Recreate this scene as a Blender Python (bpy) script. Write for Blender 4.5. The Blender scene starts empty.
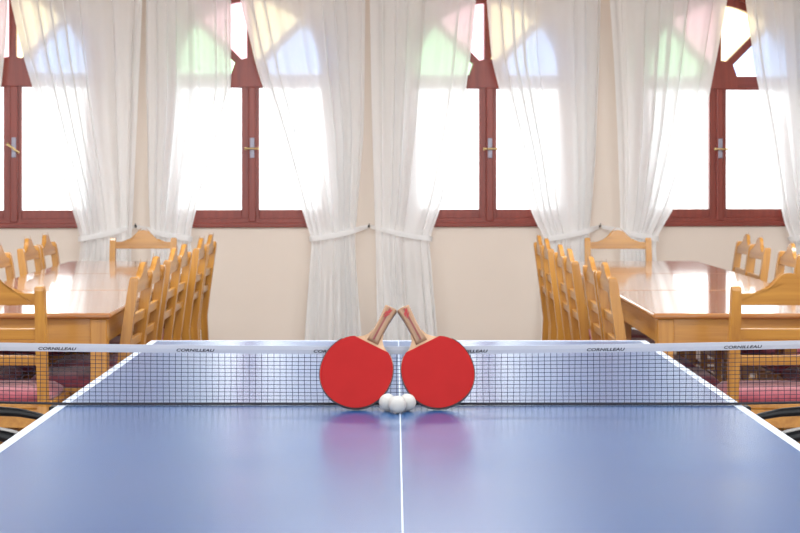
import bpy, bmesh, math, random
from mathutils import Vector, Matrix
random.seed(7)
C = bpy.context.scene.collection
PI = math.pi
F = 1624.0; CX = 395.0; HY = 172.0; CAMH = 1.28
TH = math.radians(4.6); WY = 12.1          # window wall: turned a little, 12.1 m away
KW = 1.1                                   # window size factor (drawn for a 1.17 m wide window)
def zw(z): return 1.28 + (z - 1.28) * KW
ct, st = math.cos(TH), math.sin(TH)

# ------------------------------------------------------------------ helpers
def lin(c):
    c /= 255.0
    return c / 12.92 if c <= 0.04045 else ((c + 0.055) / 1.055) ** 2.4
def rgb(r, g, b): return (lin(r), lin(g), lin(b), 1.0)

def newmat(name):
    m = bpy.data.materials.new(name); m.use_nodes = True
    nt = m.node_tree; nt.nodes.clear()
    out = nt.nodes.new('ShaderNodeOutputMaterial')
    return m, nt, out

def plain(name, col, rough=0.5, metal=0.0, spec=0.5, coat=0.0, bump=0.0, bscale=200.0, var=0.0, vscale=3.0, sheen=0.0):
    m, nt, out = newmat(name)
    p = nt.nodes.new('ShaderNodeBsdfPrincipled')
    p.inputs['Base Color'].default_value = col
    p.inputs['Roughness'].default_value = rough
    p.inputs['Metallic'].default_value = metal
    p.inputs['Specular IOR Level'].default_value = spec
    p.inputs['Coat Weight'].default_value = coat
    p.inputs['Sheen Weight'].default_value = sheen
    tc = nt.nodes.new('ShaderNodeTexCoord')
    if var > 0:
        n = nt.nodes.new('ShaderNodeTexNoise'); n.inputs['Scale'].default_value = vscale; n.inputs['Detail'].default_value = 4
        nt.links.new(tc.outputs['Object'], n.inputs['Vector'])
        mr = nt.nodes.new('ShaderNodeMapRange'); mr.inputs['From Min'].default_value = 0.3; mr.inputs['From Max'].default_value = 0.7
        mr.inputs['To Min'].default_value = 1 - var; mr.inputs['To Max'].default_value = 1 + var
        nt.links.new(n.outputs['Fac'], mr.inputs['Value'])
        mx = nt.nodes.new('ShaderNodeMix'); mx.data_type = 'RGBA'; mx.blend_type = 'MULTIPLY'; mx.inputs[0].default_value = 1
        mx.inputs[6].default_value = col; nt.links.new(mr.outputs[0], mx.inputs[7])
        nt.links.new(mx.outputs[2], p.inputs['Base Color'])
    if bump > 0:
        n = nt.nodes.new('ShaderNodeTexNoise'); n.inputs['Scale'].default_value = bscale
        nt.links.new(tc.outputs['Object'], n.inputs['Vector'])
        b = nt.nodes.new('ShaderNodeBump'); b.inputs['Strength'].default_value = bump; b.inputs['Distance'].default_value = 0.002
        nt.links.new(n.outputs['Fac'], b.inputs['Height']); nt.links.new(b.outputs[0], p.inputs['Normal'])
    nt.links.new(p.outputs[0], out.inputs[0])
    return m

def wood(name, ca, cb, axis='Z', rough=0.25, coat=0.9, scale=38.0, crough=0.12):
    m, nt, out = newmat(name)
    tc = nt.nodes.new('ShaderNodeTexCoord')
    mp = nt.nodes.new('ShaderNodeMapping')
    s = {'X': (0.05, 1, 1), 'Y': (1, 0.05, 1), 'Z': (1, 1, 0.05)}[axis]
    mp.inputs['Scale'].default_value = s
    n = nt.nodes.new('ShaderNodeTexNoise'); n.inputs['Scale'].default_value = scale; n.inputs['Detail'].default_value = 5; n.inputs['Roughness'].default_value = 0.6
    n2 = nt.nodes.new('ShaderNodeTexNoise'); n2.inputs['Scale'].default_value = 2.2; n2.inputs['Detail'].default_value = 2
    nt.links.new(tc.outputs['Object'], mp.inputs[0]); nt.links.new(mp.outputs[0], n.inputs['Vector'])
    nt.links.new(tc.outputs['Object'], n2.inputs['Vector'])
    ad = nt.nodes.new('ShaderNodeMath'); ad.operation = 'MULTIPLY_ADD'; ad.inputs[1].default_value = 0.35
    nt.links.new(n2.outputs['Fac'], ad.inputs[0]); nt.links.new(n.outputs['Fac'], ad.inputs[2])
    cr = nt.nodes.new('ShaderNodeValToRGB')
    cr.color_ramp.elements[0].position = 0.45; cr.color_ramp.elements[0].color = ca
    cr.color_ramp.elements[1].position = 0.85; cr.color_ramp.elements[1].color = cb
    nt.links.new(ad.outputs[0], cr.inputs[0])
    p = nt.nodes.new('ShaderNodeBsdfPrincipled')
    p.inputs['Roughness'].default_value = rough; p.inputs['Coat Weight'].default_value = coat; p.inputs['Coat Roughness'].default_value = crough
    nt.links.new(cr.outputs[0], p.inputs['Base Color'])
    nt.links.new(p.outputs[0], out.inputs[0])
    return m

def glass(name, tint):
    m, nt, out = newmat(name)
    t = nt.nodes.new('ShaderNodeBsdfTransparent'); t.inputs[0].default_value = tuple(math.sqrt(c) for c in tint) + (1,)
    g = nt.nodes.new('ShaderNodeBsdfGlossy'); g.inputs['Roughness'].default_value = 0.02
    mx = nt.nodes.new('ShaderNodeMixShader'); mx.inputs[0].default_value = 0.04
    nt.links.new(t.outputs[0], mx.inputs[1]); nt.links.new(g.outputs[0], mx.inputs[2]); nt.links.new(mx.outputs[0], out.inputs[0])
    return m

def sheer(name, thru=0.15, scatter=0.22):
    """fine voile: some light goes on ahead a little blurred, the rest is scattered to both sides"""
    m, nt, out = newmat(name)
    N = nt.nodes.new; L = nt.links.new
    t = N('ShaderNodeBsdfTransparent'); t.inputs[0].default_value = (0.97, 0.97, 0.97, 1)
    rf = N('ShaderNodeBsdfRefraction'); rf.inputs['Color'].default_value = (0.97, 0.97, 0.97, 1); rf.inputs['IOR'].default_value = 1.24; rf.inputs['Roughness'].default_value = 0.75
    th = N('ShaderNodeMixShader'); th.inputs[0].default_value = 0.72
    L(t.outputs[0], th.inputs[1]); L(rf.outputs[0], th.inputs[2])
    tl = N('ShaderNodeBsdfTranslucent'); tl.inputs[0].default_value = (0.95, 0.97, 0.985, 1)
    df = N('ShaderNodeBsdfDiffuse'); df.inputs[0].default_value = (0.965, 0.97, 0.97, 1)
    a = N('ShaderNodeMixShader'); a.inputs[0].default_value = 1 - scatter / (1 - thru)   # share thrown back
    L(tl.outputs[0], a.inputs[1]); L(df.outputs[0], a.inputs[2])
    lw = N('ShaderNodeLayerWeight'); lw.inputs[0].default_value = 0.5
    mr = N('ShaderNodeMapRange'); mr.inputs['From Max'].default_value = 0.95; mr.inputs['To Min'].default_value = thru; mr.inputs['To Max'].default_value = 0.03
    L(lw.outputs['Facing'], mr.inputs['Value'])
    mx = N('ShaderNodeMixShader')
    L(mr.outputs[0], mx.inputs[0]); L(a.outputs[0], mx.inputs[1]); L(th.outputs[0], mx.inputs[2])
    L(mx.outputs[0], out.inputs[0])
    return m

def box(bm, x0, x1, y0, y1, z0, z1, bev=0.0, seg=2):
    vs = [bm.verts.new((x, y, z)) for x in (x0, x1) for y in (y0, y1) for z in (z0, z1)]
    q = lambda a, b, c, d: bm.faces.new((vs[a], vs[b], vs[c], vs[d]))
    fs = [q(0, 1, 3, 2), q(4, 6, 7, 5), q(0, 4, 5, 1), q(2, 3, 7, 6), q(0, 2, 6, 4), q(1, 5, 7, 3)]
    if bev > 0:
        es = list({e for f in fs for e in f.edges})
        bmesh.ops.bevel(bm, geom=es, offset=bev, segments=seg, affect='EDGES', profile=0.5)

def prism(bm, pts, y0, y1):
    """outline in x,z pulled from y0 to y1"""
    a = [bm.verts.new((x, y0, z)) for x, z in pts]; b = [bm.verts.new((x, y1, z)) for x, z in pts]
    bm.faces.new(a); bm.faces.new(list(reversed(b)))
    n = len(pts)
    for i in range(n):
        bm.faces.new((a[i], b[i], b[(i + 1) % n], a[(i + 1) % n]))

def tube(bm, pts, r, n=8, closed=False, caps=True):
    pts = [Vector(p) for p in pts]; rings = []
    N = len(pts)
    for i, p in enumerate(pts):
        if closed: t = pts[(i + 1) % N] - pts[i - 1]
        else: t = pts[min(i + 1, N - 1)] - pts[max(i - 1, 0)]
        t.normalize()
        ref = Vector((0, 0, 1)) if abs(t.z) < 0.9 else Vector((1, 0, 0))
        u = t.cross(ref).normalized(); v = t.cross(u).normalized()
        rr = r[i] if isinstance(r, (list, tuple)) else r
        rings.append([bm.verts.new(p + u * rr * math.cos(2 * PI * k / n) + v * rr * math.sin(2 * PI * k / n)) for k in range(n)])
    for i in range(N if closed else N - 1):
        A, B = rings[i], rings[(i + 1) % N]
        for k in range(n):
            bm.faces.new((A[k], A[(k + 1) % n], B[(k + 1) % n], B[k]))
    if caps and not closed:
        bm.faces.new(rings[0]); bm.faces.new(list(reversed(rings[-1])))

def obj(name, bm, mat, parent=None, smooth=False, recalc=True):
    me = bpy.data.meshes.new(name)
    if recalc: bmesh.ops.recalc_face_normals(bm, faces=bm.faces)
    bm.to_mesh(me); bm.free()
    for m in (mat if isinstance(mat, (list, tuple)) else [mat]): me.materials.append(m)
    if smooth:
        for p in me.polygons: p.use_smooth = True
    o = bpy.data.objects.new(name, me); C.objects.link(o)
    if parent is not None: o.parent = parent
    return o
def B(): return bmesh.new()
def tag(o, label=None, cat=None, group=None, kind=None):
    if label: o['label'] = label
    if cat: o['category'] = cat
    if group: o['group'] = group
    if kind: o['kind'] = kind
    return o
def thing(name, label, cat, loc=(0, 0, 0), rz=0.0, group=None):
    o = bpy.data.objects.new(name, None); C.objects.link(o)
    o.empty_display_size = 0.1
    o.location = loc; o.rotation_euler = (0, 0, rz)
    return tag(o, label, cat, group)
def dup(o, parent=None):
    c = o.copy(); C.objects.link(c)
    if parent is not None: c.parent = parent
    for ch in list(o.children): dup(ch, c)
    return c

# ------------------------------------------------------------------ materials
M_wall = plain('wall_paint', rgb(232, 220, 208), 0.85, bump=0.08, bscale=120, var=0.02, vscale=1.5)
M_ceil = plain('ceiling_paint', rgb(236, 240, 242), 0.9)
M_red = wood('mahogany', rgb(116, 41, 32), rgb(142, 58, 44), 'Z', 0.35, 0.08)
M_redx = wood('mahogany_across', rgb(116, 41, 32), rgb(142, 58, 44), 'X', 0.35, 0.08)
PA, PB = rgb(152, 98, 27), rgb(183, 130, 49)
M_px, M_py, M_pz = (wood('pine_' + a, PA, PB, a.upper(), 0.4, 0.45) for a in 'xyz')
M_top = wood('pine_table_top', rgb(140, 84, 36), rgb(168, 112, 54), 'X', 0.3, 1.0, 24, crough=0.07)
M_cush = plain('burgundy_fabric', rgb(138, 58, 70), 0.85, bump=0.3, bscale=500, var=0.22, vscale=30, sheen=0.3)
M_sheer = sheer('sheer_voile')
M_band = sheer('voile_band', 0.05, 0.35)
M_clear = glass('clear_glass', (0.95, 0.97, 0.96))
M_green = glass('green_glass', (0.42, 0.74, 0.42))
M_pink = glass('pink_glass', (0.74, 0.42, 0.46))
M_yellow = glass('yellow_glass', (0.92, 0.76, 0.42))
M_blue = glass('blue_glass', (0.36, 0.52, 0.82))
M_brass = plain('brass', rgb(212, 186, 130), 0.3, 1.0)
M_steel = plain('grey_metal', rgb(150, 148, 164), 0.4, 0.4)
M_white = plain('white_line_paint', rgb(190, 199, 212), 0.4)
M_cline = plain('centre_line_paint', rgb(172, 184, 202), 0.4)
M_tape = plain('white_net_tape', rgb(164, 167, 178), 0.6)
M_ink = plain('dark_ink', rgb(24, 24, 36), 0.6)
M_net = plain('net_cord', rgb(22, 26, 52), 0.7)
M_black = plain('black_tube', rgb(14, 16, 20), 0.4, spec=0.3)
M_greyrim = plain('grey_rim', rgb(170, 168, 166), 0.4)
M_rubber = plain('red_rubber', rgb(154, 29, 29), 0.8, spec=0.15, bump=0.15, bscale=900, var=0.04, vscale=20)
M_rubberb = plain('black_rubber', rgb(24, 20, 22), 0.6)
M_edge = plain('dark_edge_tape', rgb(60, 22, 26), 0.5)
M_blade = wood('blade_wood', rgb(166, 130, 98), rgb(194, 160, 126), 'Z', 0.5, 0.0, 60)
M_handle = wood('handle_wood', rgb(118, 86, 62), rgb(158, 122, 92), 'Z', 0.4, 0.1, 90)
M_stripe = plain('red_stripe', rgb(118, 48, 42), 0.5)
M_emblem = plain('red_emblem', rgb(152, 22, 28), 0.5)
M_ball = plain('ball_celluloid', rgb(184, 182, 177), 0.45)
M_dark = plain('dark_steel', rgb(40, 42, 48), 0.4, 0.4)

# ping-pong blue: satin paint with faint rubbed patches in its gloss
def blue_paint():
    m, nt, out = newmat('blue_table_paint')
    tc = nt.nodes.new('ShaderNodeTexCoord')
    mp = nt.nodes.new('ShaderNodeMapping'); mp.inputs['Scale'].default_value = (1.0, 2.5, 1)
    n = nt.nodes.new('ShaderNodeTexNoise'); n.inputs['Scale'].default_value = 6; n.inputs['Detail'].default_value = 3; n.inputs['Roughness'].default_value = 0.65
    nt.links.new(tc.outputs['Object'], mp.inputs[0]); nt.links.new(mp.outputs[0], n.inputs['Vector'])
    cr = nt.nodes.new('ShaderNodeValToRGB')
    cr.color_ramp.elements[0].position = 0.35; cr.color_ramp.elements[0].color = rgb(12, 74, 130)
    cr.color_ramp.elements[1].position = 0.7; cr.color_ramp.elements[1].color = rgb(15, 79, 136)
    nt.links.new(n.outputs['Fac'], cr.inputs[0])
    p = nt.nodes.new('ShaderNodeBsdfPrincipled')
    mr = nt.nodes.new('ShaderNodeMapRange'); mr.inputs['To Min'].default_value = 0.24; mr.inputs['To Max'].default_value = 0.29
    p.inputs['Roughness'].default_value = 0.27
    nt.links.new(cr.outputs[0], p.inputs['Base Color'])
    p.inputs['IOR'].default_value = 1.6; p.inputs['Coat Weight'].default_value = 0.5; p.inputs['Coat Roughness'].default_value = 0.22
    nt.links.new(p.outputs[0], out.inputs[0])
    return m
M_bluetop = blue_paint()

def tiles():
    m, nt, out = newmat('terracotta_tiles')
    tc = nt.nodes.new('ShaderNodeTexCoord')
    b = nt.nodes.new('ShaderNodeTexBrick'); b.offset = 0.0
    b.inputs['Scale'].default_value = 1; b.inputs['Brick Width'].default_value = 0.33; b.inputs['Row Height'].default_value = 0.33
    b.inputs['Mortar Size'].default_value = 0.006
    b.inputs['Color1'].default_value = rgb(108, 86, 76); b.inputs['Color2'].default_value = rgb(118, 94, 84); b.inputs['Mortar'].default_value = rgb(120, 104, 92)
    nt.links.new(tc.outputs['Object'], b.inputs['Vector'])
    p = nt.nodes.new('ShaderNodeBsdfPrincipled'); p.inputs['Roughness'].default_value = 0.35
    nt.links.new(b.outputs['Color'], p.inputs['Base Color']); nt.links.new(p.outputs[0], out.inputs[0])
    return m
M_floor = tiles()

# ------------------------------------------------------------------ room shell
XL, XR, YB, ZC = -4.9, 5.1, -3.0, 3.2
b = B(); box(b, XL, XR, YB, 12.9, -0.12, 0); tag(obj('floor', b, M_floor), kind='structure')
b = B(); box(b, XL, XR, YB, 12.9, ZC, ZC + 0.12); tag(obj('ceiling', b, M_ceil), kind='structure')
b = B(); box(b, XL - 0.2, XL, YB, 11.95, 0, ZC); tag(obj('wall_left', b, M_wall), kind='structure')
b = B(); box(b, XR, XR + 0.2, YB, 12.75, 0, ZC); tag(obj('wall_right', b, M_wall), kind='structure')

def wp(s, d=0.0, z=0.0):                     # point on the window wall, d metres into the room
    return Vector((s * ct + d * st, WY + s * st - d * ct, z))
def u2s(u, d):                               # where a line of sight meets the plane d metres before the wall
    k = (u - CX) / F
    return (k * (WY - d * ct) - d * st) / (ct - k * st)
def v2z(v, s, d):
    return CAMH - (v - HY) * wp(s, d).y / F

WS = [u2s(u, 0.0) for u in (12.5, 250.5, 488, 718)]   # window centres along the wall
RO, ZC_FAN, ZB = 0.585, 1.945, 0.909        # outer frame half width, fan centre height, bottom of frame
def arch(r, zb, n=28, cx=0.0):
    p = [(cx - r, zb), (cx + r, zb)]
    p += [(cx + r * math.cos(PI * k / n), ZC_FAN + r * math.sin(PI * k / n)) for k in range(n + 1)]
    return p
b = B()
def loop(pts, y):
    vs = [b.verts.new((x, y, z)) for x, z in pts]
    return [b.edges.new((vs[i], vs[(i + 1) % len(vs)])) for i in range(len(vs))]
es = loop([(-4.95, 0), (5.2, 0), (5.2, ZC), (-4.95, ZC)], 0.0)
for s in WS: es += loop([(s + x * KW, zw(z)) for x, z in arch(RO - 0.004, ZB + 0.004)], 0.0)
bmesh.ops.triangle_fill(b, use_beauty=True, use_dissolve=False, edges=es)
r = bmesh.ops.extrude_face_region(b, geom=list(b.faces))
for v in [g for g in r['geom'] if isinstance(g, bmesh.types.BMVert)]: v.co.y += 0.28
w = obj('wall_back', b, M_wall); w.location = (0, WY, 0); w.rotation_euler = (0, 0, TH); tag(w, kind='structure')

# windows ------------------------------------------------------------
def build_window(i, s, tilt):
    root = bpy.data.objects.new('window_%d' % i, None); C.objects.link(root)
    root.location = wp(s); root.rotation_euler = (0, 0, TH)
    tag(root, kind='structure')
    RI = 0.535
    # outer frame with arched head
    b = B()
    o_ = arch(RO, ZB); i_ = arch(RI, ZB + 0.058)
    for y0, y1, flip in ((-0.012, 0.09, False),):
        n = len(o_)
        A = [b.verts.new((x, y0, z)) for x, z in o_]; Bq = [b.verts.new((x, y0, z)) for x, z in i_]
        A2 = [b.verts.new((x, y1, z)) for x, z in o_]; B2 = [b.verts.new((x, y1, z)) for x, z in i_]
        for k in range(n):
            j = (k + 1) % n
            b.faces.new((A[k], A[j], Bq[j], Bq[k])); b.faces.new((A2[k], B2[k], B2[j], A2[j]))
            b.faces.new((A[k], A2[k], A2[j], A[j])); b.faces.new((Bq[k], Bq[j], B2[j], B2[k]))
    obj('window_frame', b, M_red, root)
    b = B(); box(b, -RO - 0.01, RO + 0.01, -0.028, 0.02, ZB - 0.002, ZB + 0.03, 0.006)
    obj('sill', b, M_redx, root)
    # transom
    b = B(); box(b, -RI, RI, 0.0, 0.08, 1.855, 1.94, 0.004); obj('transom', b, M_redx, root)
    # inner arch ring of the fan light
    b = B(); n = 28; r0, r1 = 0.485, RI + 0.003
    prof = []
    for k in range(n + 1):
        a = PI * k / n
        prof.append([b.verts.new((rr * math.cos(a), y, ZC_FAN + rr * math.sin(a))) for rr, y in ((r0, 0.01), (r1, 0.01), (r1, 0.07), (r0, 0.07))])
    for k in range(n):
        for q in range(4):
            b.faces.new((prof[k][q], prof[k][(q + 1) % 4], prof[k + 1][(q + 1) % 4], prof[k + 1][q]))
    b.faces.new(prof[0]); b.faces.new(prof[-1])
    obj('fan_ring', b, M_red, root)
    # hub: flared half octagon above the transom
    b = B(); prism(b, [(-0.136, 1.853), (0.136, 1.853), (0.128, 1.945), (0.098, 2.028), (0.03, 2.045), (-0.03, 2.045), (-0.098, 2.028), (-0.128, 1.945)], -0.014, 0.07)
    obj('fan_hub', b, M_red, root)
    # radiating bars
    for a in (45, 90, 135):
        ca, sa = math.cos(math.radians(a)), math.sin(math.radians(a))
        b = B(); hw = 0.024
        pts = []
        for rr, w_ in ((0.085, -hw), (0.49, -hw), (0.49, hw), (0.085, hw)):
            pts.append((rr * ca - w_ * sa, ZC_FAN + rr * sa + w_ * ca))
        prism(b, pts, 0.004, 0.066)
        obj('fan_bar', b, M_red, root)
    # fan panes
    for a0, m in ((0, M_blue), (45, M_yellow), (90, M_pink), (135, M_green)):
        b = B(); pts = [(0, ZC_FAN)] + [(0.487 * math.cos(math.radians(a0 + 45 * k / 8)), ZC_FAN + 0.487 * math.sin(math.radians(a0 + 45 * k / 8))) for k in range(9)]
        prism(b, pts, 0.034, 0.040); obj('coloured_pane', b, m, root)
    # two casements
    for sg in (-1, 1):
        sash = B()
        x0, x1 = sorted((sg * 0.004, sg * 0.533))
        xa, xb = sorted((sg * 0.060, sg * 0.485))
        box(sash, min(x0, x1), xa, 0.004, 0.06, 0.966, 1.855, 0.003)
        box(sash, xb, max(x0, x1), 0.004, 0.06, 0.966, 1.855, 0.003)
        box(sash, xa, xb, 0.006, 0.058, 0.966, 1.026, 0.003)
        box(sash, xa, xb, 0.006, 0.058, 1.845, 1.857)
        sa = obj('casement', sash, M_red, root)
        p = B(); box(p, xa - 0.004, xb + 0.004, 0.03, 0.036, 1.02, 1.85); obj('pane', p, M_clear, sa)
    b = B(); box(b, -0.014, 0.036, -0.020, 0.006, 0.945, 1.853, 0.006); obj('astragal', b, M_red, root)
    # handle: back plate and lever
    b = B(); box(b, -0.004, 0.026, -0.028, -0.018, 1.375, 1.51, 0.004); h = obj('handle', b, M_steel, root)
    b = B()
    tube(b, [(0.011, -0.024, 1.437), (0.011, -0.062, 1.437)], 0.008, 8)
    tube(b, [(0.011 + 0.05 * math.cos(tilt) * k, -0.062, 1.437 - 0.05 * math.sin(tilt) * k) for k in (-1, -0.5, 0.5, 1)], [0.009, 0.0065, 0.0065, 0.0075], 8)
    obj('lever', b, M_brass, h, True)
    for o in root.children_recursive:
        for v in o.data.vertices: v.co = (v.co.x * KW, v.co.y, zw(v.co.z))
for i, s in enumerate(WS): build_window(i + 1, s, math.radians(38) if i == 0 else 0.0)

# curtains -----------------------------------------------------------
# each: (height in the photo, outer edge, inner edge) as lines of sight to the curtain plane 0.14 m before the wall
DC = 0.15
CUR = [
 ('left-side end, beside the slanted window handle, mostly out of view', 1,
  [(-30, -92, 9), (0, -92, 8), (40, -91, 6), (90, -90, 1), (140, -89, -12), (190, -88, -30), (226, -87, -46), (240, -86, -52), (262, -86, -50), (361, -86, -54)]),
 ('on the table-side of the slanted window handle, gathered behind the left-side end chair', 1,
  [(-30, 142.5, 8), (0, 142, 10), (60, 139.5, 24), (134, 136, 47), (190, 133.5, 66), (226, 132, 77), (240, 131, 81), (262, 131, 78), (361, 134, 72)]),
 ('hanging behind the left-side end chair, edge toward the upright window handle', -1,
  [(-30, 146, 231), (0, 146, 231), (90, 146, 231), (130, 147.5, 221), (170, 148, 209), (200, 149, 199), (226, 150, 192), (240, 151, 190), (262, 151, 193), (361, 148, 198)]),
 ('falling to the floor above the red paddle with the emblem, left of its neighbour', 1,
  [(-30, 365.5, 236), (0, 365, 240), (70, 364.5, 257), (134, 363.5, 279), (190, 359, 296), (226, 356, 307), (240, 355, 312), (262, 356, 310), (345, 362, 304), (361, 363, 303)]),
 ('falling to the floor directly behind the crossed paddle handles', -1,
  [(-30, 369.5, 478), (0, 369.5, 476), (60, 370.5, 470), (110, 371.5, 463), (160, 373, 453), (195, 374, 445), (226, 375, 434), (240, 375.5, 429), (262, 376, 431), (345, 377, 438), (361, 377, 440)]),
 ('gathered just behind the first row of the right-side chairs', 1,
  [(-30, 602, 485), (0, 601.5, 487), (60, 600, 492), (110, 598, 505), (160, 596, 519), (208, 592, 530), (227, 590, 538), (240, 589, 547), (262, 589, 546), (361, 593, 540)]),
 ('hanging behind the right-side end chair, before the window with two bare fan panes', -1,
  [(-30, 608, 731), (0, 609, 727), (55, 613, 717), (125, 616.5, 703), (165, 618, 690), (207, 619.5, 674), (226, 620, 663), (240, 620, 655), (262, 620, 656), (361, 617, 662)]),
 ('at the right-side end, past the two bare fan panes, partly out of view', 1,
  [(-30, 832, 742), (0, 832, 745), (70, 831, 755), (134, 829, 768), (207, 826, 781), (226, 825, 785), (245, 824, 794), (262, 824, 793), (361, 827, 786)]),
]
def interp(keys, v):
    if v <= keys[0][0]: return keys[0][1:]
    for a, c in zip(keys, keys[1:]):
        if v <= c[0]:
            t = (v - a[0]) / (c[0] - a[0])
            # smooth between keys
            return tuple(a[k] + (c[k] - a[k]) * t for k in (1, 2))
    return keys[-1][1:]
def smooth_interp(keys, v):
    acc = [0, 0]; W = 0
    for dv in (-14, -9, -4, 0, 4, 9, 14):
        w = math.exp(-(dv / 9.0) ** 2); a = interp(keys, v + dv); acc[0] += a[0] * w; acc[1] += a[1] * w; W += w
    return acc[0] / W, acc[1] / W
def build_curtain(idx, desc, hookside, keys):
    rnd = random.Random(31 + idx)
    so = u2s(keys[0][1], DC)
    nt_, nz = 190, 84
    nf = 6 + idx % 2
    ph = rnd.random() * 6.28
    w1, w2, w3 = rnd.uniform(0.8, 1.3), rnd.random() * 6.28, rnd.random() * 6.28
    b = B(); rows = []
    ztop, zbot = 2.80, 0.025
    root = bpy.data.objects.new('curtain', None); C.objects.link(root)
    so_mid = 0.5 * (u2s(keys[0][1], DC) + u2s(keys[0][2], DC))
    root.location = wp(so_mid, DC, 0); root.rotation_euler = (0, 0, TH)
    tiez = v2z(238, so, DC)
    for j in range(nz + 1):
        z = ztop + (zbot - ztop) * j / nz
        yw = wp(so, DC).y
        v = HY + (CAMH - z) * F / yw
        uo, ui = smooth_interp(keys, v)
        s0, s1 = u2s(uo, DC), u2s(ui, DC)
        width = abs(s1 - s0)
        tied = math.exp(-((z - tiez) / 0.16) ** 2)
        row = []
        for k in range(nt_ + 1):
            t = k / nt_
            tt = t + 0.11 * math.sin(2 * PI * 1.0 * t * w1 + w2) * (t * (1 - t) * 4)
            f = 2 * PI * nf * tt + ph + 0.5 * math.sin(z * 1.1 + w3 + 3 * t)
            amp = 0.030 + 0.014 * math.sin(5 * t + w2 + 0.6 * z)
            y = amp * math.sin(f) + 0.008 * math.sin(2.13 * f + w3 + 0.7 * z) + 0.003 * math.sin(4.3 * f + w2 + z)
            y *= (1 - 0.45 * tied)
            lat = 0.48 * math.cos(f + 0.6) * width / nf / 2.2
            fade = min(1.0, t * 7, (1 - t) * 14)
            x = s0 + (s1 - s0) * t + lat * fade
            y -= 0.018 * tied * 4 * t * (1 - t)
            if z < 0.5: y += 0.006 * math.sin(3 * f + 5 * z)
            row.append(b.verts.new((x - so_mid, y, z)))
        rows.append(row)
    for j in range(nz):
        for k in range(nt_):
            b.faces.new((rows[j][k], rows[j][k + 1], rows[j + 1][k + 1], rows[j + 1][k]))
    obj('drape', b, M_sheer, root, True, recalc=False)
    # tie band: from the hook across the front, round the gathered edge and back behind
    uo, ui = smooth_interp(keys, 239)
    hs = HOOKS[{0: 0, 1: 1, 2: 1, 3: 2, 4: 2, 5: 3, 6: 3, 7: 4}[idx]]
    sh = hs + 0.010 * hookside * -1; so2 = u2s(uo, DC); si = u2s(ui, DC)
    zh = v2z(227.5, sh, DC)
    zi = v2z(239, si, DC)
    sg = 1 if si > sh else -1
    b = B(); path = []
    N = 22
    for k in range(N + 1):
        t = k / N
        s = sh + (si + sg * 0.012 - sh) * t
        dep = -0.064 * min(1, t * 4) ** 0.6 + (0.046 if t > 0.95 else 0) * (t - 0.95) / 0.05
        sag = -0.012 * math.sin(PI * t)
        path.append((s - so_mid, dep + (DC - 0.045) * (1 - min(1, t * 4)) ** 1.5, zh + (zi - zh) * t ** 1.25 + sag, 0.011 + 0.009 * min(1, t * 3)))
    for k in range(N, -1, -1):
        t = k / N
        s = sh + (si + sg * 0.006 - sh) * t
        path.append((s - so_mid, 0.052 + (DC - 0.045 - 0.052) * (1 - min(1, t * 4)) ** 1.5, zh + (zi - zh) * t ** 1.25 + 0.006, 0.008))
    prev = None
    for x, y, z, hw in path:
        r_ = [b.verts.new((x, y, z - hw)), b.verts.new((x, y - 0.002, z)), b.verts.new((x, y, z + hw))]
        if prev:
            b.faces.new((prev[0], r_[0], r_[1], prev[1])); b.faces.new((prev[1], r_[1], r_[2], prev[2]))
        prev = r_
    obj('tie_band', b, M_band, root, True)
    tag(root, 'sheer white tied-back curtain ' + desc, 'curtain', 'sheer curtains at the windows')
M_tape_fab = plain('white_tie_fabric', rgb(240, 238, 230), 0.8)
HOOKS = [u2s(-100, 0.04), u2s(135.5, 0.04), u2s(369, 0.04), u2s(600, 0.04), u2s(838, 0.04)]
for i, (d, h, k) in enumerate(CUR): build_curtain(i, d, h, k)
CLAB = [
 'sheer white curtain at the left-side end of the wall, only a slim strip in view',
 'sheer white curtain between the slanted window handle and the first bare strip of wall',
 'sheer white curtain between the first bare wall strip and the second window, behind a chair',
 'sheer white floor-length curtain behind the left-side paddle, its tie band running to the middle hook',
 'sheer white floor-length curtain straight behind the crossed paddle handles, right-side of the middle hook',
 'sheer white curtain over the third window, tied behind the row of right-side chairs',
 'sheer white curtain behind the right-side end chair, edging the window with bare fan panes',
 'sheer white curtain at the right-side end of the wall, cut off by the photo edge']
cs = [o for o in C.objects if o.name.split('.')[0] == 'curtain']
for o, l in zip(cs, CLAB): o['label'] = l
for i, hs in enumerate(HOOKS[1:4]):
    root = thing('tieback_hook', ['small dark hook holding tie bands behind the left-side end chair',
                                  'small dark hook on the bare wall strip above the crossed paddles',
                                  'small dark hook holding tie bands behind the right-side end chair'][i], 'hook', wp(hs, 0, v2z(226.5, hs, 0.04)), TH, 'curtain tieback hooks')
    b = B(); tube(b, [(0, 0.002, 0), (0, -0.045, 0), (0, -0.058, 0.008), (0, -0.06, 0.022)], 0.0045, 8); obj('prong', b, M_dark, root, True)
    b = B(); tube(b, [(0, 0.002, 0), (0, -0.006, 0)], 0.009, 12); obj('wall_plate', b, M_dark, root)

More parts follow.
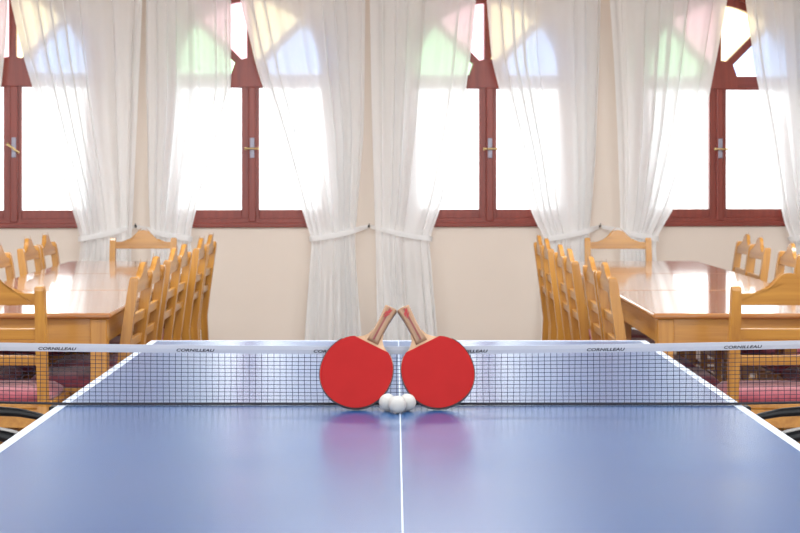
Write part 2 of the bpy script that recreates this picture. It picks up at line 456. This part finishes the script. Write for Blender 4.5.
# ------------------------------------------------------------------ dining chairs
LEAN = 0.14
def yb(z): return -0.19 - max(0.0, z - 0.46) * LEAN
def make_chair():
    t = thing('dining_chair', 'x', 'chair')
    for sg in (-1, 1):
        b = B()
        secs = [(0, 0.016, 0.018), (0.2, 0.017, 0.019), (0.44, 0.018, 0.020), (0.62, 0.018, 0.020), (0.80, 0.018, 0.019), (0.858, 0.018, 0.018), (0.870, 0.0165, 0.015), (0.874, 0.013, 0.010)]
        rings = []
        for z, hx, hy in secs:
            yc = yb(z) - (0.02 * (1 - z / 0.44) if z < 0.44 else 0)
            rings.append([b.verts.new((sg * 0.188 + px * hx, yc + py * hy, z)) for px, py in ((-1, -1), (1, -1), (1, 1), (-1, 1))])
        for A, Bq in zip(rings, rings[1:]):
            for k in range(4): b.faces.new((A[k], A[(k + 1) % 4], Bq[(k + 1) % 4], Bq[k]))
        b.faces.new(rings[0]); b.faces.new(rings[-1])
        es = [e for e in b.edges if abs(e.verts[0].co.z - e.verts[1].co.z) > 0.02]
        bmesh.ops.bevel(b, geom=es, offset=0.004, segments=2, affect='EDGES')
        obj('back_post', b, M_pz, t)
    # humped top board
    half = [(0.172, 0.848), (0.118, 0.850), (0.100, 0.856), (0.088, 0.867), (0.078, 0.866), (0.066, 0.872), (0.054, 0.885), (0.042, 0.901), (0.028, 0.914), (0.014, 0.920)]
    pts = [(-0.172, 0.806), (0.172, 0.806)] + half + [(0, 0.922)] + [(-x, z) for x, z in reversed(half)]
    b = B(); prism(b, pts, -0.011, 0.011)
    bmesh.ops.triangulate(b, faces=[f for f in b.faces if len(f.verts) > 4])
    for v in b.verts: v.co.y += yb(v.co.z) + 0.002
    es = [e for e in b.edges if len(e.link_faces) == 2 and e.calc_face_angle(0) > 1.2]
    bmesh.ops.bevel(b, geom=es, offset=0.003, segments=2, affect='EDGES')
    obj('top_board', b, M_px, t)
    for z0, z1 in ((0.682, 0.722), (0.588, 0.624)):
        b = B(); box(b, -0.172, 0.172, -0.010, 0.010, z0, z1, 0.003)
        for v in b.verts: v.co.y += yb(v.co.z) + 0.002
        obj('back_rail', b, M_px, t)
    b = B(); box(b, -0.205, 0.205, -0.168, 0.190, 0.425, 0.447, 0.005)
    box(b, -0.17, 0.17, -0.176, -0.158, 0.36, 0.425); box(b, -0.17, 0.17, 0.158, 0.174, 0.36, 0.425)
    for sg in (-1, 1): box(b, sg * 0.18 - 0.009, sg * 0.18 + 0.009, -0.165, 0.16, 0.36, 0.425)
    obj('seat_frame', b, M_py, t)
    # cushion, puffed
    b = B(); n = 12; top = []; bot = []
    for i in range(n + 1):
        ra, rb_ = [], []
        for j in range(n + 1):
            x = (i / n * 2 - 1); y = (j / n * 2 - 1)
            xx = x * math.sqrt(1 - 0.12 * y * y) * 0.198; yy = y * math.sqrt(1 - 0.12 * x * x) * 0.175 + 0.010
            e = max(0.0, 1 - max(abs(x), abs(y)) ** 6)
            h = 0.016 + 0.026 * e ** 0.5 + 0.006 * (1 - x * x) * (1 - y * y)
            ra.append(b.verts.new((xx, yy, 0.4475 + h))); rb_.append(b.verts.new((xx, yy, 0.4478)))
        top.append(ra); bot.append(rb_)
    for i in range(n):
        for j in range(n):
            b.faces.new((top[i][j], top[i + 1][j], top[i + 1][j + 1], top[i][j + 1]))
            b.faces.new((bot[i][j], bot[i][j + 1], bot[i + 1][j + 1], bot[i + 1][j]))
    for i in range(n):
        for A, Bq in ((top, bot),):
            b.faces.new((A[i][0], Bq[i][0], Bq[i + 1][0], A[i + 1][0])); b.faces.new((A[i][n], A[i + 1][n], Bq[i + 1][n], Bq[i][n]))
            b.faces.new((A[0][i], A[0][i + 1], Bq[0][i + 1], Bq[0][i])); b.faces.new((A[n][i], Bq[n][i], Bq[n][i + 1], A[n][i + 1]))
    obj('cushion', b, M_cush, t, True)
    for sg in (-1, 1):
        b = B(); box(b, sg * 0.18 - 0.018, sg * 0.18 + 0.018, 0.140, 0.174, 0, 0.424, 0.004)
        for v in b.verts:
            k = 0.75 + 0.25 * min(1, v.co.z / 0.38); v.co.x = sg * 0.18 + (v.co.x - sg * 0.18) * k; v.co.y = 0.157 + (v.co.y - 0.157) * k
        obj('front_leg', b, M_pz, t)
        b = B(); box(b, sg * 0.18 - 0.009, sg * 0.18 + 0.009, -0.2, 0.155, 0.15, 0.18, 0.003); obj('side_stretcher', b, M_py, t)
    b = B(); box(b, -0.165, 0.165, -0.009, 0.009, 0.15, 0.18, 0.003); obj('cross_stretcher', b, M_px, t)
    return t
proto = make_chair(); used = [False]
OFF = 0.19 + 0.46 * LEAN                    # from the chair's middle to the top of its back
def chair(x, y, rz, label, group):
    o = proto if not used[0] else dup(proto)
    used[0] = True
    o.location = (x, y, 0); o.rotation_euler = (0, 0, rz)
    o['label'] = label; o['group'] = group
G_L, G_R = 'pine chairs around the left-side dining tables', 'pine chairs around the right-side dining tables'
ordn = ['first', 'second', 'third', 'fourth', 'fifth', 'sixth']
# heads of the tables
chair(-1.45, 5.765 + OFF, 0.0, 'pine dining chair with its back to us at the left-side table end, behind the net', G_L)
chair(1.40, 5.765 + OFF, 0.0, 'pine dining chair with its back to us at the right-side table end, behind the net', G_R)
chair(-1.555, 10.05 - OFF, PI, 'pine dining chair at the window end of the left-side tables, facing us', G_L)
chair(1.375, 10.03 - OFF, PI, 'pine dining chair at the window end of the right-side tables, facing us', G_R)
# left row, aisle side (backs towards the aisle): peak x, peak y
for i, (px, py) in enumerate([(-1.000, 6.47), (-1.013, 6.91), (-1.040, 7.67), (-1.046, 8.09), (-1.048, 8.82), (-1.056, 9.34)]):
    chair(px - OFF, py, PI / 2, 'pine dining chair, %s from the net on the aisle side of the left-side tables' % ordn[i], G_L)
for i, (px, py) in enumerate([(0.83, 6.45), (0.826, 6.88), (0.813, 7.60), (0.813, 8.03), (0.815, 8.78), (0.812, 9.21)]):
    chair(px + OFF, py, -PI / 2, 'pine dining chair, %s from the net on the aisle side of the right-side tables' % ordn[i], G_R)
for i, (px, py) in enumerate([(-2.0, 9.28), (-1.99, 8.79), (-1.965, 8.02), (-1.955, 7.585), (-1.95, 6.91), (-1.945, 6.48)]):
    chair(px + OFF, py, -PI / 2, 'pine dining chair, %s from the windows on the far side of the left-side tables' % ordn[i], G_L)
for i, (px, py) in enumerate([(2.035, 9.37), (2.0, 8.88), (2.0, 8.17), (2.01, 7.6), (2.01, 6.9), (2.01, 6.46)]):
    chair(px - OFF, py, PI / 2, 'pine dining chair, %s from the windows on the far side of the right-side tables' % ordn[i], G_R)

# ------------------------------------------------------------------ dining tables
def make_table(W, L=1.196):
    t = thing('dining_table', 'x', 'table')
    b = B(); box(b, -W / 2, W / 2, -L / 2, L / 2, 0.728, 0.75, 0.0095, 3); obj('tabletop', b, M_top, t)
    i = 0.03
    for sg in (-1, 1):
        b = B(); box(b, *sorted((sg * (W / 2 - i), sg * (W / 2 - i - 0.02))), -L / 2 + i, L / 2 - i, 0.63, 0.728, 0.002); obj('side_apron', b, M_py, t)
        b = B(); box(b, -W / 2 + i, W / 2 - i, *sorted((sg * (L / 2 - i + 0.002), sg * (L / 2 - i - 0.018))), 0.63, 0.728, 0.002); obj('end_apron', b, M_px, t)
    for sx in (-1, 1):
        for sy in (-1, 1):
            b = B(); cx, cy = sx * (W / 2 - 0.05), sy * (L / 2 - 0.05)
            box(b, cx - 0.032, cx + 0.032, cy - 0.032, cy + 0.032, 0, 0.727, 0.004)
            for v in b.verts:
                if v.co.z < 0.3: v.co.x = cx + (v.co.x - cx) * 0.85; v.co.y = cy + (v.co.y - cy) * 0.85
            obj('leg', b, M_pz, t)
    return t
for W, xs, side, g in ((0.80, lambda y: -1.465 - 0.021 * (y - 6.08), 'left-side', 'pine tables joined end to end on the left-side'),
                       (0.835, lambda y: 1.385, 'right-side', 'pine tables joined end to end on the right-side')):
    tp = make_table(W)
    for k in range(3):
        o = tp if k == 0 else dup(tp)
        y = 6.08 + 0.6 + 1.2 * k
        o.location = (xs(y), y, 0); o.rotation_euler = (0, 0, 0.021 if W == 0.80 else 0)
        o['label'] = 'glossy pine dining table, %s of the three joined on the %s' % (['first from the net', 'middle one', 'the one by the windows'][k], side)
        o['group'] = g

# ------------------------------------------------------------------ ping-pong table
NX, NY, TZ, NET_Y = 0.011, 3.64, 0.76, 3.622
t = thing('table_tennis_table', 'blue table tennis table with white edge lines and centre line', 'table', (NX, NY, 0))
HW, HL = 0.7625, 1.37
for sg in (-1, 1):
    b = B(); y0, y1 = sorted((sg * 0.003, sg * HL)); box(b, -HW, HW, y0, y1, TZ - 0.022, TZ, 0.002)
    top = obj('tabletop', b, M_bluetop, t)
    e = 0.0004
    for x in (-1, 1):
        xa, xb = sorted((x * (HW - 0.020), x * (HW - 0.0005)))
        b = B(); box(b, xa, xb, y0, y1, TZ - 0.0005, TZ + e); obj('side_line', b, M_white, top)
        xa, xb = sorted((x * HW, x * (HW + 0.003)))
        b = B(); box(b, xa, xb, y0, y1, TZ - 0.03, TZ - 0.001, 0.001); obj('edge_trim', b, M_greyrim, top)
    b = B(); ya, yb_ = sorted((sg * (HL - 0.02), sg * (HL - 0.0005))); box(b, -HW + 0.02, HW - 0.02, ya, yb_, TZ - 0.0005, TZ + e); obj('end_line', b, M_white, top)
    b = B(); ya, yb_ = sorted((sg * 0.003, sg * (HL - 0.02))); box(b, -0.0014, 0.0014, ya, yb_, TZ - 0.0005, TZ + e); obj('centre_line', b, M_cline, top)
    b = B()
    for x in (-0.6, 0.6): box(b, x - 0.02, x + 0.02, *sorted((sg * 0.08, sg * 1.3)), TZ - 0.075, TZ - 0.022)
    for y in (0.25, 1.15): box(b, -0.6, 0.6, sg * y - 0.02, sg * y + 0.02, TZ - 0.07, TZ - 0.022)
    obj('under_frame', b, M_dark, t)
    for x in (-0.6, 0.6):
        for y in (0.25, 1.15):
            b = B(); box(b, x - 0.022, x + 0.022, sg * y - 0.022, sg * y + 0.022, 0, TZ - 0.07, 0.004); obj('leg', b, M_dark, t)
# ------------------------------------------------------------------ net
nt_root = thing('table_tennis_net', 'dark mesh net with white tape stretched across the blue table', 'net', (NX, NET_Y, TZ))
NH = 0.912
def tape_z(x):                               # tape bottom height above the table: sags to the middle
    return 0.1135 + (0.0135 if x > 0 else 0.0085) * (abs(x) / NH) ** 1.6
b = B(); N = 40
for side in (0,):
    prev = None
    for k in range(N + 1):
        x = -NH + 2 * NH * k / N; z = tape_z(x)
        r_ = [b.verts.new((x, y, z + dz)) for y, dz in ((-0.0025, 0), (-0.0032, 0.009), (-0.002, 0.0175), (0.002, 0.0175), (0.0032, 0.009), (0.0025, 0))]
        if prev:
            for q in range(6): b.faces.new((prev[q], prev[(q + 1) % 6], r_[(q + 1) % 6], r_[q]))
        else: b.faces.new(r_)
        prev = r_
    b.faces.new(list(reversed(prev)))
obj('top_tape', b, M_tape, nt_root)
b = B(); R = 0.00062
def net_bot(x):
    ax = abs(x)
    return 0.003 if ax < 0.74 else 0.003 + 0.003 * (ax - 0.74) / 0.17
nv = int(2 * NH / 0.0137)
rn = random.Random(3)
for k in range(nv + 1):
    x = -NH + 2 * NH * k / nv; dx = rn.uniform(-0.001, 0.001)
    tube(b, [(x + dx, 0, net_bot(x)), (x - dx, 0.001, 0.06), (x, 0, tape_z(x) + 0.004)], R, 4, caps=False)
rows = 12
for q in range(1, rows + 1):
    pts = []
    for k in range(61):
        x = -NH + 2 * NH * k / 60
        zb_, zt = net_bot(x), tape_z(x)
        pts.append((x, 0.0004, zb_ + (zt - zb_) * q / (rows + 1) + 0.0006 * math.sin(11 * x + q * 2.1) * math.sin(4 * x + q)))
    tube(b, pts, R, 4, caps=False)
obj('netting', b, M_net, nt_root)
b = B(); tube(b, [(-NH + 2 * NH * k / 40, 0, net_bot(-NH + 2 * NH * k / 40) + 0.0002) for k in range(41)], 0.0030, 6); obj('bottom_cord', b, M_ink, nt_root, True)
for sg in (-1, 1):
    b = B(); box(b, sg * (NH + 0.004) - 0.006, sg * (NH + 0.004) + 0.006, -0.006, 0.010, -0.08, 0.148, 0.003); p = obj('post', b, M_black, nt_root)
    def curve(keys, n=14):
        out = []
        for k in range(n + 1):
            q = k / n * (len(keys) - 1); i = min(int(q), len(keys) - 2); f = q - i; f = f * f * (3 - 2 * f) * 0.3 + f * 0.7
            out.append((sg * (keys[i][0] + (keys[i + 1][0] - keys[i][0]) * f), 0.004, keys[i][1] + (keys[i + 1][1] - keys[i][1]) * f))
        return out
    b = B(); tube(b, curve([(0.772, -0.040), (0.80, -0.027), (0.85, -0.017), (NH, -0.013)]), [0.006 + 0.0055 * k / 14 for k in range(15)], 10); obj('upper_arm', b, M_black, p, True)
    b = B(); tube(b, curve([(0.772, -0.125), (0.81, -0.098), (0.86, -0.076), (NH, -0.064)]), 0.013, 10); la = obj('lower_arm', b, M_black, p, True)
    b = B(); tube(b, curve([(0.772, -0.107), (0.81, -0.081), (0.86, -0.060), (NH, -0.049)]), 0.0038, 8); obj('arm_rim', b, M_greyrim, p, True)
    b = B(); xa, xb = sorted((sg * 0.769, sg * 0.781)); box(b, xa, xb, -0.014, 0.022, -0.135, -0.002, 0.003)
    xa, xb = sorted((sg * 0.70, sg * 0.781)); box(b, xa, xb, -0.014, 0.022, -0.135, -0.112, 0.003)
    obj('clamp', b, M_black, p)
# maker's name printed along the tape
def text_mesh(txt):
    cu = bpy.data.curves.new('lettering', 'FONT'); cu.body = txt; cu.align_x = 'CENTER'; cu.align_y = 'CENTER'; cu.shear = 0.25
    cu.size = 1.0; cu.space_character = 1.05; cu.offset = 0.03; cu.extrude = 0.01
    o = bpy.data.objects.new('lettering', cu); C.objects.link(o)
    dg = bpy.context.evaluated_depsgraph_get()
    me = bpy.data.meshes.new_from_object(o.evaluated_get(dg))
    bpy.data.objects.remove(o); bpy.data.curves.remove(cu)
    return me
tm = text_mesh('CORNILLEAU'); tm.materials.clear(); tm.materials.append(M_ink)
xs_ = [v.co.x for v in tm.vertices]; ys_ = [v.co.y for v in tm.vertices]
wx, wy = max(xs_) - min(xs_), max(ys_) - min(ys_)
for v in tm.vertices:
    v.co = Vector((v.co.x / wx * 0.085, v.co.y / wy * 0.0066, v.co.z * 0.02))
for u in (57, 195, 332, 468, 605, 742):
    x = (u - CX) * NET_Y / F - NX
    o = bpy.data.objects.new('lettering', tm); C.objects.link(o); o.parent = nt_root
    sl = (tape_z(x + 0.03) - tape_z(x - 0.03)) / 0.06
    o.location = (x, -0.0034, tape_z(x) + 0.0062); o.rotation_euler = (PI / 2, -math.atan(sl), 0)

# ------------------------------------------------------------------ paddles
RW, RL = 0.0795, 0.083
CUT = 0.073
def blade_outline(grow=0.0, n=56, cut=None):
    pts = []
    for k in range(n):
        a = 2 * PI * k / n
        x, z = (RW + grow) * math.sin(a), -(RL + grow) * math.cos(a)
        # slightly fuller sides
        p = 1.0 + 0.02 * math.sin(2 * a) ** 2
        x *= p; z *= p
        if cut is not None and z > cut: continue
        pts.append((x, z))
    return pts
def make_paddle():
    t = thing('table_tennis_paddle', 'x', 'paddle')
    # wood blade with shoulders running to the handle
    o_ = blade_outline(0.0, cut=CUT - 0.004)
    o_ = sorted(o_, key=lambda p: math.atan2(p[0], -p[1]))     # from the neck round the bottom to the neck
    neck_r = [(0.036, CUT), (0.027, CUT + 0.006), (0.018, CUT + 0.016), (0.0135, CUT + 0.03)]
    pts = o_ + neck_r + [(-x, z) for x, z in reversed(neck_r)]
    b = B(); prism(b, pts, -0.003, 0.003); obj('blade', b, M_blade, t)
    b = B(); prism(b, sorted(blade_outline(-0.0012, cut=CUT), key=lambda p: math.atan2(p[0], -p[1])), -0.0062, -0.003)
    es = [e for e in b.edges if all(v.co.y < -0.006 for v in e.verts)]
    bmesh.ops.bevel(b, geom=es, offset=0.0006, segments=1, affect='EDGES')
    obj('front_rubber', b, M_rubber, t)
    b = B(); prism(b, sorted(blade_outline(-0.0005, cut=CUT), key=lambda p: math.atan2(p[0], -p[1])), 0.003, 0.0062); obj('back_rubber', b, M_rubberb, t)
    # edge tape round the rim
    rim = sorted(blade_outline(0.0, cut=CUT - 0.02), key=lambda p: math.atan2(p[0], -p[1]))
    b = B(); prev = None
    for x, z in rim:
        l = math.hypot(x, z); ux, uz = x / l, z / l
        r_ = [b.verts.new((x + ux * g, y, z + uz * g)) for g, y in ((-0.0004, -0.0060), (0.0007, -0.0060), (0.0007, 0.0060), (-0.0004, 0.0060))]
        if prev:
            for q in range(4): b.faces.new((prev[q], prev[(q + 1) % 4], r_[(q + 1) % 4], r_[q]))
        else: b.faces.new(r_)
        prev = r_
    b.faces.new(list(reversed(prev)))
    obj('edge_tape', b, M_edge, t)
    # flared handle, front and back scales in one piece
    b = B(); rings = []
    for z, hw, hd in ((CUT + 0.003, 0.0145, 0.0050), (CUT + 0.010, 0.0135, 0.0100), (CUT + 0.03, 0.0122, 0.0112), (CUT + 0.06, 0.0126, 0.0112), (CUT + 0.078, 0.0140, 0.0114), (CUT + 0.090, 0.0154, 0.0116), (CUT + 0.093, 0.0148, 0.0110)):
        ring = []
        for k in range(20):
            a = 2 * PI * k / 20
            ca, sa = math.cos(a), math.sin(a)
            ring.append(b.verts.new((hw * math.copysign(abs(ca) ** 0.55, ca), hd * math.copysign(abs(sa) ** 0.6, sa), z)))
        rings.append(ring)
    for A, Bq in zip(rings, rings[1:]):
        for k in range(20): b.faces.new((A[k], A[(k + 1) % 20], Bq[(k + 1) % 20], Bq[k]))
    b.faces.new(rings[0]); b.faces.new(list(reversed(rings[-1])))
    h = obj('handle', b, M_handle, t, True)
    b = B(); box(b, -0.0021, 0.0021, -0.0122, -0.0110, CUT + 0.008, CUT + 0.089, 0.0003, 1)
    for v in b.verts:
        if v.co.z < CUT + 0.03: v.co.y += 0.0010
    obj('stripe', b, M_stripe, h)
    # red emblem near the butt: a small angular flourish
    b = B(); z0 = CUT + 0.064
    for pts in ([(-0.0055, z0), (0.0012, z0 + 0.004), (0.006, z0 + 0.0125), (-0.0008, z0 + 0.010)],
                [(-0.003, z0 + 0.011), (0.004, z0 + 0.0135), (0.0065, z0 + 0.023), (0.0005, z0 + 0.0215)],
                [(-0.0065, z0 + 0.005), (-0.0035, z0 + 0.0075), (-0.0018, z0 + 0.0165), (-0.0055, z0 + 0.014)]):
        prism(b, pts, -0.0129, -0.0112)
    obj('emblem', b, M_emblem, h)
    return t
P1 = make_paddle(); P2 = dup(P1)
bpy.context.view_layer.update()
def place_paddle(root, cxu, roll, lean, ybase, label):
    Rm = Matrix.Rotation(-lean, 4, 'X') @ Matrix.Rotation(roll, 4, 'Y')   # top leans back towards the net
    best = None
    for ch in root.children:
        if ch.type != 'MESH': continue
        for v in ch.data.vertices:
            p = Rm @ v.co
            if best is None or p.z < best.z: best = p
    bx = (cxu - CX) * (ybase + 0.04) / F
    root.location = (bx, ybase - best.y, TZ + 0.0006 - best.z)
    root.rotation_euler = Rm.to_euler()
    root['label'] = label; root['group'] = 'red paddles leaning on the net'
LEANP = math.radians(24)
place_paddle(P1, 356.6, math.radians(27.3), LEANP, 3.545, 'red table tennis paddle leaning on the net, its handle tipping to the right-side one')
place_paddle(P2, 437.6, math.radians(-27.3), LEANP, 3.545, 'red table tennis paddle leaning on the net, its handle tipping to the left-side one')

# ------------------------------------------------------------------ balls
for (u, y, lab) in ((397.5, 3.498, 'white table tennis ball in front of the other two, on the centre line'),
                    (387.6, 3.531, 'white table tennis ball tucked beside the left-side red paddle'),
                    (407.3, 3.531, 'white table tennis ball tucked beside the right-side red paddle')):
    b = B(); bmesh.ops.create_uvsphere(b, u_segments=40, v_segments=24, radius=0.0188)
    o = obj('table_tennis_ball', b, M_ball, None, True)
    o.location = ((u - CX) * y / F, y, TZ + 0.0192)
    tag(o, lab, 'ball', 'white balls on the blue table')

# ------------------------------------------------------------------ light
wd = bpy.data.worlds.new('World'); bpy.context.scene.world = wd; wd.use_nodes = True
nt = wd.node_tree; nt.nodes.clear()
out = nt.nodes.new('ShaderNodeOutputWorld'); bg = nt.nodes.new('ShaderNodeBackground')
tc = nt.nodes.new('ShaderNodeTexCoord'); sx = nt.nodes.new('ShaderNodeSeparateXYZ')
mr = nt.nodes.new('ShaderNodeMapRange')
mr.inputs['From Min'].default_value = -0.4; mr.inputs['From Max'].default_value = 0.5
mr.inputs['To Min'].default_value = 2.7; mr.inputs['To Max'].default_value = 3.0
bg.inputs[0].default_value = (0.94, 0.975, 1.0, 1)
nt.links.new(tc.outputs['Generated'], sx.inputs[0]); nt.links.new(sx.outputs['Y'], mr.inputs['Value'])
nt.links.new(mr.outputs[0], bg.inputs[1]); nt.links.new(bg.outputs[0], out.inputs[0])

for x in (-2.6, 0.1, 2.8):  # unseen fill lights under the ceiling, added to brighten the room; no fixtures
    for y in (0.8, 4.0, 7.2):
        l = bpy.data.lights.new('ceiling_fill', 'AREA'); l.shape = 'RECTANGLE'; l.size = 1.2; l.size_y = 0.6; l.energy = {0.8: 36, 4.0: 44, 7.2: 76}[y]; l.color = (0.93, 0.975, 1.0)
        o = bpy.data.objects.new('ceiling_fill', l); C.objects.link(o); o.location = (x, y, ZC - 0.02)

# ------------------------------------------------------------------ camera
cd = bpy.data.cameras.new('camera'); cam = bpy.data.objects.new('camera', cd); C.objects.link(cam)
cam.location = (0, 0, CAMH); cam.rotation_euler = (PI / 2, 0, 0)
cd.sensor_width = 36; cd.lens = 36 * F / 800
cd.shift_x = (400 - CX) / 800; cd.shift_y = -(266.5 - HY) / 800
cd.dof.use_dof = True; cd.dof.focus_distance = 3.6; cd.dof.aperture_fstop = 15
cd.clip_end = 200
sc = bpy.context.scene
sc.camera = cam
sc.view_settings.view_transform = 'Standard'; sc.view_settings.look = 'None'; sc.view_settings.gamma = 1; sc.view_settings.use_curve_mapping = False
sc.view_settings.exposure = 0.44
sc.cycles.transparent_max_bounces = 24
sc.cycles.max_bounces = 16; sc.cycles.diffuse_bounces = 12; sc.cycles.transmission_bounces = 12; sc.cycles.glossy_bounces = 6
